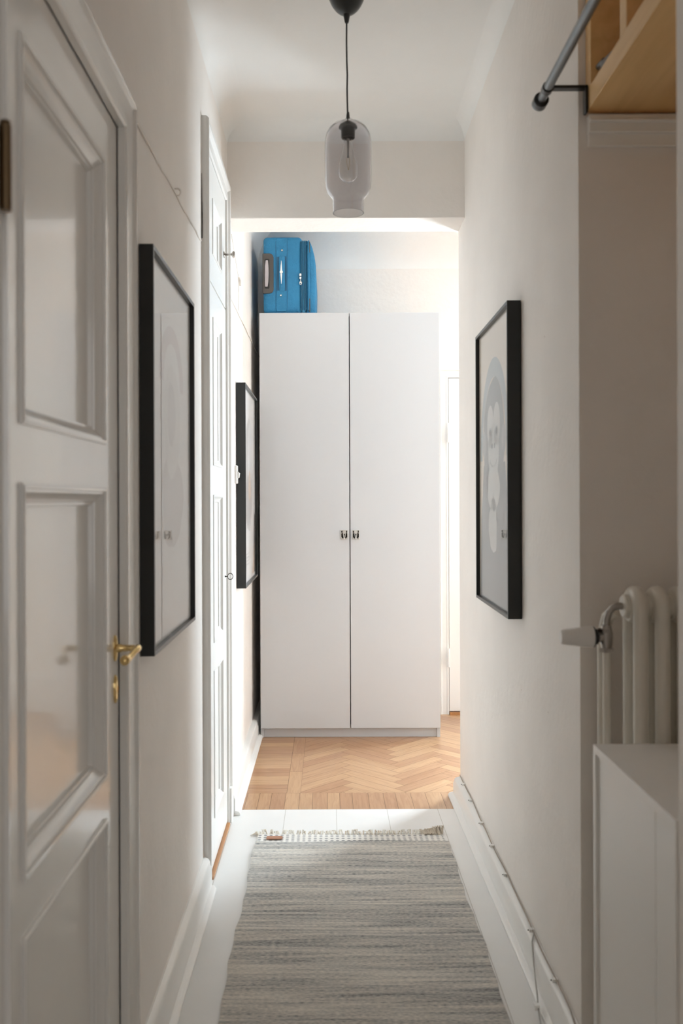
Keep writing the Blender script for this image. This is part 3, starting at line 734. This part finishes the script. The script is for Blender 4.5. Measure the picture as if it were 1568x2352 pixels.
def art_ape(mb, fn, mats):
    inks(mats, (.25, .26, .27), (.42, .47, .48), (.68, .58, .46), (.30, .31, .31), (.60, .60, .57), (.40, .41, .40), (.20, .20, .20), (.74, .66, .56))
    full = [fn(0, 0, .5), fn(1, 0, .5), fn(1, 1, .5), fn(0, 1, .5)]; mb.add(full, [(0, 1, 2, 3)], 8)
    q = [fn(.02, .0, 1), fn(.98, 0, 1), fn(.93, .30, 1), fn(.84, .50, 1), fn(.16, .50, 1), fn(.07, .30, 1)]; mb.add(q, [tuple(range(6))], 4)
    arch(mb, fn, .5, .52, .38, .26, .46, .36, 2, 2); arch(mb, fn, .5, .52, .30, .19, .38, .29, 3, 3)
    blob(mb, fn, .5, .58, .33, .23, 4, 4, wob=.02)                       # head
    blob(mb, fn, .5, .33, .30, .20, 4, 4, wob=.04, seed=2)               # chest
    for s in (-1, 1):
        blob(mb, fn, .5 + s * .10, .64, .105, .075, 5, 5)                # brows and eye field
        blob(mb, fn, .5 + s * .31, .58, .06, .05, 5, 6)                  # ears
        blob(mb, fn, .5 + s * .10, .615, .045, .018, 6, 6); blob(mb, fn, .5 + s * .10, .615, .020, .012, 7, 7)
    blob(mb, fn, .5, .54, .17, .10, 5, 5, wob=.02)                       # muzzle
    blob(mb, fn, .46, .565, .02, .010, 6, 7); blob(mb, fn, .54, .565, .02, .010, 6, 7)
    arch(mb, fn, .5, .53, .11, .035, .125, .043, 6, 6, PI * 1.1, PI * 1.9)
    blob(mb, fn, .5, .42, .19, .09, 6, 5, wob=.05, seed=5); blob(mb, fn, .52, .28, .13, .10, 6, 5, wob=.08, seed=7)
def art_abstract(mb, fn, mats):
    inks(mats, (.62, .60, .59), (.70, .52, .38), (.18, .17, .17), (.78, .78, .79), (.46, .44, .43))
    blob(mb, fn, .45, .55, .32, .30, 1, 1, wob=.06, seed=9); blob(mb, fn, .55, .68, .20, .16, 2, 4, wob=.08, seed=10)
    blob(mb, fn, .40, .42, .22, .13, 3, 5, wob=.08, seed=11); blob(mb, fn, .50, .50, .10, .08, 4, 2, wob=.08, seed=12)
    mb.add([fn(.78, .02, 2), fn(.98, .02, 2), fn(.98, .34, 2), fn(.90, .36, 2)], [(0, 1, 2, 3)], 3)
    mb.add([fn(.70, .02, 3), fn(.90, .02, 3), fn(.93, .20, 3)], [(0, 1, 2)], 2)
    for i in range(4): mb.add([fn(.06, .09 + .018 * i, 2), fn(.46, .09 + .018 * i, 2), fn(.46, .096 + .018 * i, 2), fn(.06, .096 + .018 * i, 2)], [(0, 1, 2, 3)], 1)
picture('picture_frame', XL + .0005, -.3914, 2.099, 2.745, .969, 1.899, art_pale, 'large black-framed pale print beside the near panelled door', 1)
picture('picture_frame', XL + .0005, -.3805, 4.316, 5.03, .913, 1.868, art_abstract, 'black-framed grey abstract print left of the wardrobe', 1)
rp = picture('picture_frame', 0.0, -.0415, -.316, .316, .9635, 1.9135, art_ape, 'black-framed ape portrait under arches on the right wall', -1)
# hangs on the slightly skewed right wall
rp.location = (fx(3.09) - .0015, 3.09, .9635)
rp.rotation_euler.z = -math.atan((XR1 - XR0) / (YB1 - YN1))
for c in rp.children: c.matrix_parent_inverse = Matrix.Translation((0, 0, -.9635))

# ------------------------------------------------------------------ pendant lamp
LX, LY = .0672, 2.85
lamp = empty('pendant_lamp', (LX - .004, LY, ZC))
m = MB(); cz0 = 2.8035
R = .062
m.lathe([(.010, cz0 + .001)] + [(R * math.sin(t) if t < PI / 2 else R, cz0 + (ZC - .012 - cz0) * (1 - math.cos(t))) for t in [PI / 2 * i / 14 for i in range(2, 15)]] + [(R, ZC)], (LX - .005, LY, 0), 'Z', 40)
adopt(lamp, obj('canopy', m, M['satin'], angle=50))
m = MB(); m.lathe([(.0050, cz0 - .024), (.0062, cz0 - .022), (.0098, cz0 - .004), (.0106, cz0 + .002), (.0106, cz0 + .006)], (LX - .005, LY, 0), 'Z', 20)
adopt(lamp, obj('cord_grip', m, M['blackp']))
ys = [(-.005, cz0 - .01), (-.0058, 2.72), (-.0050, 2.66), (-.0036, 2.62), (-.0046, 2.58), (-.0040, 2.54), (-.0030, 2.50)]
m = MB(); m.tube([(LX + a, LY, z) for a, z in ys], .0026, 10)
adopt(lamp, obj('cord', m, M['blackp']))
m = MB(); c = (LX - .002, LY, 0)
m.lathe([(.0035, 2.507), (.0045, 2.502), (.0058, 2.487), (.013, 2.484), (.0160, 2.479), (.0160, 2.474), (.026, 2.470), (.0290, 2.462), (.0285, 2.459), (.0215, 2.456), (.0208, 2.428)], c, 'Z', 32)
m.lathe([(.0208, 2.428), (.0200, 2.4265), (.0170, 2.4265), (.0165, 2.431), (0, 2.431)], c, 'Z', 32, 1)
adopt(lamp, obj('socket', m, [M['blackp'], M['greypl']], angle=40))
outer = [(.016, 2.478), (.030, 2.4755), (.045, 2.468), (.058, 2.455), (.067, 2.438), (.0712, 2.415), (.0715, 2.38), (.0715, 2.33), (.0710, 2.292), (.0690, 2.274), (.0630, 2.259), (.0550, 2.249), (.0490, 2.243), (.0478, 2.236), (.0478, 2.198)]
inner = [(max(r - .0022, .014), z - (.0022 if z > 2.44 else 0)) for r, z in outer][::-1]
inner[0] = (.0456, 2.198)
m = MB(); m.lathe(outer + inner, c, 'Z', 64)
# open the disc closures created at both ends
m.f = [f for f in m.f if len(f) == 4]; m.m = m.m[:len(m.f)]
o = adopt(lamp, obj('shade', m, M['smoke'], angle=60)); o['label'] = 'smoked grey glass shade with a narrow open neck'
m = MB(); bp = [(.0125, 2.432), (.013, 2.41), (.016, 2.392), (.0225, 2.370), (.0285, 2.350), (.0308, 2.335), (.0300, 2.320), (.0260, 2.307), (.0180, 2.298), (.008, 2.294), (0, 2.293)]
bi = [(max(a - .0007, 0), b + (.0007 if b < 2.33 else 0)) for a, b in bp][::-1]; bi[-1] = (.0118, 2.432)
m.lathe(bp + bi, c, 'Z', 36)
m.f = [f for f in m.f if len(f) == 4]; m.m = m.m[:len(m.f)]
bulb = adopt(lamp, obj('light_bulb', m, M['bulbglass'], angle=60))
m = MB(); m.tube([(c[0], LY, 2.425), (c[0], LY, 2.372)], [.004, .0022], 10); m.lathe([(.004, 2.372), (.0045, 2.368), (0, 2.366)], c, 'Z', 12)
for s in (-1, 1): m.tube([(c[0] + s * .002, LY, 2.368), (c[0] + s * .005, LY, 2.36), (c[0] + s * .003, LY, 2.345), (c[0] + .001, LY, 2.328)], .0007, 6, 1)
fl = obj('filament', m, [M['plastic'], M['brass']]); fl.parent = bulb; fl['label'] = 'unlit copper filament on a glass stem'
tag(lamp, 'smoked glass pendant lamp hanging from a black ceiling cup', 'lamp')

# ------------------------------------------------------------------ rug
def rug():
    e = empty('rug', (.086, 2.4, 0))
    x0, x1, ya, yb2 = -.284, .456, .9, 3.60
    def z(x, y): return .0075 + .0020 * math.sin(y * 23 + 1.5 * math.sin(x * 4)) * (.5 + .5 * math.sin(y * 5 + x * 3)) + .0012 * math.sin(y * 61 + x * 9)
    def ex(y, s): return .0035 * math.sin(y * 9 + s) + .0022 * math.sin(y * 31 + 2 * s) + (-.006 * max(0, 2.55 - y) if s < 0 else 0)
    nx, ny = 14, 260
    def sheet(y0, y1, ny, mat, name, xa, xb, lift=0):
        m = MB(); vs = []
        for j in range(ny + 1):
            y = y0 + (y1 - y0) * j / ny; l, r = xa + ex(y, -1), xb + ex(y, 2)
            for i in range(nx + 1):
                x = l + (r - l) * i / nx; vs.append((x, y + .004 * math.sin(x * 11) * (y > 3.5), z(x, y) + lift))
        k = nx + 1; top = len(vs); vs += [(a, b, .0004) for a, b, _ in vs]
        fs = [(j * k + i, j * k + i + 1, (j + 1) * k + i + 1, (j + 1) * k + i) for j in range(ny) for i in range(nx)]
        for j in range(ny): fs += [(j * k, (j + 1) * k, top + (j + 1) * k, top + j * k), (j * k + nx, (j + 1) * k + nx, top + (j + 1) * k + nx, top + j * k + nx)]
        for i in range(nx): fs += [(i, i + 1, top + i + 1, top + i), (ny * k + i, ny * k + i + 1, top + ny * k + i + 1, top + ny * k + i)]
        m.add(vs, fs); return adopt(e, obj(name, m, mat, angle=70))
    sheet(ya, 3.588, ny, M['rug'], 'woven_field', x0, x1)
    sheet(3.588, 3.668, 12, M['rugband'], 'end_band', x0 + .006, x1 - .010)
    e.children[1]['label'] = 'light end band with small dark checks'
    m = MB()
    for i in range(64):
        x = x0 + .008 + (x1 - x0 - .022) * i / 63; big = x > .36
        ln = random.uniform(.016, .034); sp = random.uniform(-.014, .014); lift = random.uniform(.002, .010)
        for q in range(3):
            dx = random.uniform(-.006, .006)
            m.tube([(x + dx * .3, 3.662, .007), (x + dx + sp * .4, 3.672 + ln * .4, .008 + lift), (x + dx * 2 + sp, 3.670 + ln, .004 + lift * random.uniform(0, 1))], [.0026, .0024, .0014], 6, 1 if (big or random.random() < .25) else 0)
    for q in range(44):                                     # bunched-up corner
        a = random.uniform(0, 1); x = .375 + .072 * a
        m.tube([(x, 3.66 + random.uniform(-.01, .01), .010), (x + random.uniform(-.014, .014), 3.678, .014 + .024 * a * random.random()), (x + .02 * random.uniform(-.8, 1.3), 3.695 + .022 * random.random(), .006 + .020 * a * random.random())], [.0026, .0028, .0012], 6, 1)
    for q in range(6): m.tube([(x0 + .01, 3.66 + .002 * q, .006), (x0 - .006, 3.668 + .003 * q, .008), (x0 - .026 + .003 * q, 3.662 + .004 * q, .004)], [.003, .0025, .001], 6, 1)
    f = adopt(e, obj('fringe', m, [M['fringe'], M['fringe_d']])); f['label'] = 'cream knotted yarn fringe'
    m = MB(); m.prism(rounded(-.243, -.181, 3.602, 3.632, .005), lambda a, b_, h: (a, b_, h), .0095, .0125)
    o = adopt(e, obj('leather_label', m, M['leather'])); o['label'] = 'brown leather maker tag'
    return tag(e, 'grey flat-woven runner rug with cream fringe on the white floor', 'rug')
rug()

# ------------------------------------------------------------------ radiator in the niche
rad = empty('radiator', (.85, 1.97, 0))
RX, RP, RY0, RY1, RZ0, RZ1 = .6345, .0455, 1.925, 2.025, .13, 1.136
for i in range(9):
    xc = RX + .0155 + RP * i; m = MB()
    ra, rb = .0155, .0155
    yA, yB, zA, zB = RY0 + rb, RY1 - rb, RZ0 + rb, RZ1 - rb
    path = []
    cr = .030
    for cy, cz, a0 in ((yB - cr, zB - cr, 0), (yA + cr, zB - cr, PI / 2), (yA + cr, zA + cr, PI), (yB - cr, zA + cr, 1.5 * PI)):
        for k in range(7): a = a0 + PI / 2 * k / 6; path.append((xc, cy + cr * math.cos(a), cz + cr * math.sin(a)))
    m.tube(path, ra, 14, closed=True)
    for z in (RZ0 + .045, RZ1 - .045): m.lathe([(.030, -.016), (.034, -.006), (.034, .006), (.030, .016)], (xc, (RY0 + RY1) / 2, z), 'X', 20); m.lathe([(.024, -RP / 2), (.024, RP / 2)], (xc, (RY0 + RY1) / 2, z), 'X', 16)
    adopt(rad, obj('section', m, M['rad'], angle=60))
for x in (RX + RP * 1.5, RX + RP * 6.5):
    m = MB(); m.box(x - .012, x + .012, RY0 + .02, RY1 - .02, 0, RZ0 + .02)
    adopt(rad, obj('foot', m, M['rad'], bevel=.003))
m = MB(); ym = (RY0 + RY1) / 2; zt = 1.093
m.lathe([(.022, -.012), (.025, -.009), (.025, -.001)], (RX, ym, zt), 'X', 24)
adopt(rad, obj('end_bushing', m, M['rad']))
m = MB()
vx, vz = .589, 1.028
m.tube([(RX - .006, ym, zt), (.612, ym, zt), (.602, ym, zt - .004), (.594, ym, zt - .014), (.590, ym, zt - .028), (vx, ym, vz + .015)], .0075, 14)
o = adopt(rad, obj('bent_pipe', m, M['nickel'], angle=60)); o['label'] = 'bent grey metal pipe between valve and radiator'
m = MB()
m.lathe([(.011, -.026), (.012, -.018), (.0135, -.006), (.0135, .008), (.011, .018), (.010, .024)], (vx, ym, vz), 'Z', 20)
m.tube([(vx, ym, vz), (.566, ym, vz)], .0115, 16); m.lathe([(.0145, 0), (.0145, .008)], (vx - .004, ym, vz + .010), 'Z', 6); m.lathe([(.0145, 0), (.0145, .008)], (vx, ym, vz - .032), 'Z', 6)
adopt(rad, obj('valve_body', m, M['nickel'], angle=40))
m = MB()
m.lathe([(.0135, -.006), (.0165, -.002), (.0165, .004), (.0120, .007)], (.565, ym, vz), 'X', 20, 1)
m.lathe([(0, -.074), (.0125, -.0735), (.0158, -.070), (.0172, -.060), (.0205, -.030), (.0222, -.010), (.0222, -.006), (.0205, -.0045), (0, -.0045)], (.565, ym, vz), 'X', 32, 0)
m.lathe([(.0218, -.0045), (.0218, -.0030), (.020, -.002)], (.565, ym, vz), 'X', 32, 1)
o = adopt(rad, obj('thermostat', m, [M['plastic'], M['blackp']], angle=40)); o['label'] = 'white thermostat head pointing into the hallway'
m = MB(); m.tube([(vx, ym, vz - .03), (vx, ym, .05), (vx, ym, 0)], .008, 14); m.tube([(.612, 2.075, 0), (.612, 2.075, 1.02), (.617, 2.06, 1.06), (.630, 2.04, 1.075)], .014, 16)
adopt(rad, obj('riser_pipe', m, M['rad'], angle=60))
tag(rad, 'cream column radiator in the niche behind the low white cabinet', 'radiator')

# low cabinet
cab = empty('cabinet', (.70, 1.67, 0))
CX0, CX1, CY0, CY1, CZ = .538, .88, 1.4475, 1.90, .8205
m = MB(); t = .017
m.box(CX0, CX1, CY0, CY0 + t, 0, CZ - t); m.box(CX0, CX1, CY1 - t, CY1, 0, CZ - t); m.box(CX0, CX1, CY0, CY1, CZ - t, CZ); m.box(CX0 + .025, CX1 - .01, CY0 + t, CY1 - t, .03, .05)
m.box(CX1 - .008, CX1 - .002, CY0 + t, CY1 - t, 0, CZ - t)
adopt(cab, obj('carcass', m, M['cab'], bevel=.001))
for a, b_ in ((CY0 + t + .001, 1.554), (1.5565, CY1 - t - .0015)):
    m = MB(); m.box(CX0 + .0065, CX0 + .0225, a, b_, .004, CZ - t - .002)
    adopt(cab, obj('door', m, M['cab'], bevel=.001))
tag(cab, 'low white cabinet standing in front of the cream radiator', 'cabinet')

# wooden shelf unit above
sh = empty('shelf_unit', (.85, 1.78, 2.196))
SX0, SX1, SY0, SY1, SZ0, SZ1 = .588, 1.19, 1.4475, 2.1155, 2.196, 2.88
m = MB(); m.box(SX0, SX1, SY0, SY1, SZ0, SZ0 + .048)
adopt(sh, obj('bottom_board', m, M['pine'], bevel=.001))
m = MB(); m.box(SX0, SX1, SY0, SY1, SZ1 - .02, SZ1)
adopt(sh, obj('top_board', m, M['pine'], bevel=.001))
for a, b_ in ((2.075, SY1), (1.826, 1.868), (SY0, SY0 + .03)):
    m = MB(); m.box(SX0, SX1, a, b_, SZ0 + .048, SZ1 - .02)
    adopt(sh, obj('upright', m, M['pine'], bevel=.001))
m = MB(); m.box(SX1 - .01, SX1, SY0, SY1, SZ0 + .048, SZ1 - .02)
adopt(sh, obj('back_panel', m, M['pine']))
tag(sh, 'varnished pine shelf unit above the radiator niche, cut by the photo edge', 'shelf')
# grey folded umbrella inside the first compartment
um = empty('umbrella', (.70, 1.97, SZ0 + .048))
zb_ = SZ0 + .048
m = MB(); m.tube([(.609, 2.046, zb_ + .030), (.614, 2.030, zb_ + .024), (.632, 1.960, zb_ + .022), (.670, 1.89, zb_ + .021)], [.010, .016, .020, .019], 14)
adopt(um, obj('folded_cover', m, paint('grey_nylon', (.20, .20, .20), .5, .4, 80, .2)))
m = MB(); m.tube([(.605, 2.070, zb_ + .036), (.609, 2.040, zb_ + .036)], .0075, 12)
adopt(um, obj('tip', m, M['steel']))
tag(um, 'grey slim object lying in the wooden shelf compartment, only its tip showing', 'umbrella')

# clothes rail on its bracket
rail = empty('clothes_rail', (.4975, 2.10, 2.245))
m = MB(); m.tube([(.4975, 1.452, 2.246), (.4975, 2.178, 2.246)], .0105, 20)
adopt(rail, obj('rod', m, M['steel'], angle=60))
m = MB(); m.lathe([(.0130, -.012), (.0175, -.009), (.0175, .009), (.015, .011)], (.4975, 2.166, 2.246), 'Y', 24); 
adopt(rail, obj('end_collar', m, M['blackp']))
m = MB(); m.lathe([(.0174, 0), (.0176, .007), (.014, .010), (0, .010)], (.4975, 2.176, 2.246), 'Y', 24)
o = adopt(rail, obj('end_cap', m, M['steel'])); o['label'] = 'grey cap closing the rail end'
m = MB(); yb3 = 2.10
m.box(.500, .5865, yb3 - .010, yb3 + .010, 2.243, 2.250); m.box(.5805, .5865, yb3 - .010, yb3 + .010, 2.188, 2.250); m.lathe([(.013, -.010), (.013, .010)], (.4975, yb3, 2.246), 'Y', 20)
m.tube([(.585, yb3 - .008, 2.246), (.58, yb3 - .002, 2.240)], .004, 8)
adopt(rail, obj('bracket', m, M['blackp'], bevel=.0015))
m = MB(); m.box(.500, .5865, 1.47, 1.49, 2.243, 2.250); m.lathe([(.013, -.010), (.013, .010)], (.4975, 1.48, 2.246), 'Y', 20)
adopt(rail, obj('bracket', m, M['blackp'], bevel=.0015))
tag(rail, 'grey metal clothes rail on a black bracket beside the pine shelf unit', 'rail')

# ------------------------------------------------------------------ small things on the walls
m = MB(); y, z = 2.5986, 2.188
m.tube([(XL - .004, y, z + .002), (XL + .010, y, z + .002), (XL + .016, y - .001, z - .003), (XL + .017, y - .001, z - .010), (XL + .013, y - .001, z - .016), (XL + .004, y, z - .017)], .0022, 8)
tag(obj('wall_hook', m, M['wcable'], angle=60), 'small painted hook in the left wall above the large pale print', 'hook')
def wall_cord(name, pts, label, r=.0028, mat='wcable', group=None):
    mm = MB(); mm.tube(pts, r, 8); return tag(obj(name, mm, M[mat], angle=60), label, 'cable', group)
pts = []; yy = 1.98
while yy < 3.155:
    pts.append((XL + .0022 + random.uniform(-.0012, .0012), yy, 2.158 + (yy - 1.98) * .030 + random.uniform(-.0025, .0025))); yy += .06
wall_cord('cable', pts, 'white painted cable along the left wall between the two doors')
pts = []; yy = 3.99
while yy < 5.75:
    pts.append((XL + .0022 + random.uniform(-.001, .001), yy, 2.208 + random.uniform(-.002, .002))); yy += .07
wall_cord('cable', pts, 'white painted cable on the left wall beside the wardrobe')
m = MB(); y = 4.42
m.tube([(XL + .002, 4.12, 2.50), (XL + .004, 4.25, 2.44), (XL + .005, 4.38, 2.39), (XL + .006, y, 2.35), (XL + .005, y, 2.30), (XL + .004, y - .01, 2.22)], .0018, 6)
m.tube([(XL + .004, y + .02, 2.385), (XL + .010, y + .025, 2.37), (XL + .010, y + .025, 2.345)], .006, 10)
tag(obj('cable', m, M['wcable'], angle=60), 'short loose cable end hanging on the left wall by the cupboard knob', 'cable')
sw = empty('light_switch', (XL, 4.29, 1.44))
m = MB(); m.box(XL, XL + .010, 4.25, 4.33, 1.398, 1.482)
adopt(sw, obj('switch_plate', m, M['plastic'], bevel=.004, seg=3))
m = MB(); m.prism([(XL + .009, 1.455), (XL + .020, 1.447), (XL + .017, 1.425), (XL + .009, 1.422)], lambda a, b, h: (a, h, b), 4.275, 4.305)
adopt(sw, obj('toggle', m, M['plastic'], bevel=.001))
tag(sw, 'white light switch between the closet door and the abstract print', 'switch')

# cable on top of the right baseboard, with clips, and the one that drops to the floor
cb = empty('cable', (.56, 2.13, .11))
def top(y):
    f = (y - YN1) / (YB1 - .03 - YN1); return fx(y) - .0055, .1145 + (.0895 - .1145) * f
pts = []; yy = YB1 - .035; k = 0
while yy > 2.16:
    x, z = top(yy); pts.append((x + .0015 * math.sin(yy * 7), yy, z + .0025 + .0022 * math.sin(yy * 17))); yy -= .05
pts += [(.562, 2.12, .112), (.565, 2.112, .100), (.576, 2.1075, .096), (.595, 2.107, .096)]
m = MB(); m.tube(pts, .0021, 8)
adopt(cb, obj('cable_run', m, M['cable'], angle=60))
for yy in (4.02, 3.80, 3.52, 3.28, 3.02, 2.62, 2.34):
    x, z = top(yy); m = MB(); m.box(x - .011, x + .004, yy - .007, yy + .007, z - .003, z + .0055); m.lathe([(.0018, -.003), (.002, 0)], (x - .011, yy, z + .001), 'X', 8, 1)
    adopt(cb, obj('cable_clip', m, [M['trim'], M['iron']], bevel=.0015))
tag(cb, 'thin brown cable clipped along the top of the right baseboard', 'cable')
pts = [(top(2.58)[0], 2.60, .112), (top(2.55)[0] - .012, 2.57, .100), (.548, 2.50, .068), (.538, 2.42, .040), (.531, 2.37, .016), (.527, 2.33, .006), (.527, 2.25, .004)]
m = MB(); m.tube(pts, .0020, 8)
br = adopt(cb, obj('cable_branch', m, paint('grey_painted_cable', (.46, .45, .43), .5, 0, 30, .1), angle=60))
br['label'] = 'grey painted branch crossing the baseboard down to the floor'
m = MB(); m.box(.523, .537, 2.378, 2.400, .014, .028)
adopt(cb, obj('cable_clip', m, M['trim'], bevel=.002))

# ------------------------------------------------------------------ light
def area(name, loc, rot, sx, sy, power, col):
    l = bpy.data.lights.new(name, 'AREA'); l.shape = 'RECTANGLE'; l.size = sx; l.size_y = sy; l.energy = power; l.color = col
    o = bpy.data.objects.new(name, l); C.objects.link(o); o.location = loc; o.rotation_euler = rot; return o
area('daylight_far', ((BX0 + BX1) / 2, YBK + .24, 1.41), (-PI / 2, 0, 0), .92, 2.56, 395, (.80, .915, 1.0))
area('fill_rear', (1.25, -2.3 - .24, 1.6), (PI / 2, 0, 0), 1.5, 1.8, 16, (.98, .98, 1.0))  # added fill light behind the viewer, lifts the near walls
wd = bpy.data.worlds.new('world'); bpy.context.scene.world = wd; wd.use_nodes = True
bg = wd.node_tree.nodes['Background']; bg.inputs[0].default_value = (.80, .88, 1.0, 1); bg.inputs[1].default_value = .05

# ------------------------------------------------------------------ camera
cd = bpy.data.cameras.new('camera'); cam = bpy.data.objects.new('camera', cd); C.objects.link(cam)
cam.location = (0, 0, 1.3186); cam.rotation_euler = (PI / 2, math.radians(.20), 0)
cd.sensor_fit = 'VERTICAL'; cd.sensor_height = 36; cd.sensor_width = 24; cd.lens = 36 * 2140 / 2352
cd.shift_x = 31 / 2352; cd.shift_y = -26 / 2352; cd.clip_start = .05
cd.dof.use_dof = True; cd.dof.focus_distance = 4.9; cd.dof.aperture_fstop = 4.2
sc = bpy.context.scene; sc.camera = cam
sc.view_settings.view_transform = 'Standard'; sc.view_settings.look = 'None'; sc.view_settings.gamma = 1.0; sc.view_settings.use_curve_mapping = False
sc.view_settings.exposure = 0.18
sc.cycles.max_bounces = 40; sc.cycles.diffuse_bounces = 32; sc.cycles.glossy_bounces = 6; sc.cycles.transparent_max_bounces = 16; sc.cycles.transmission_bounces = 20
sc.cycles.use_denoising = True
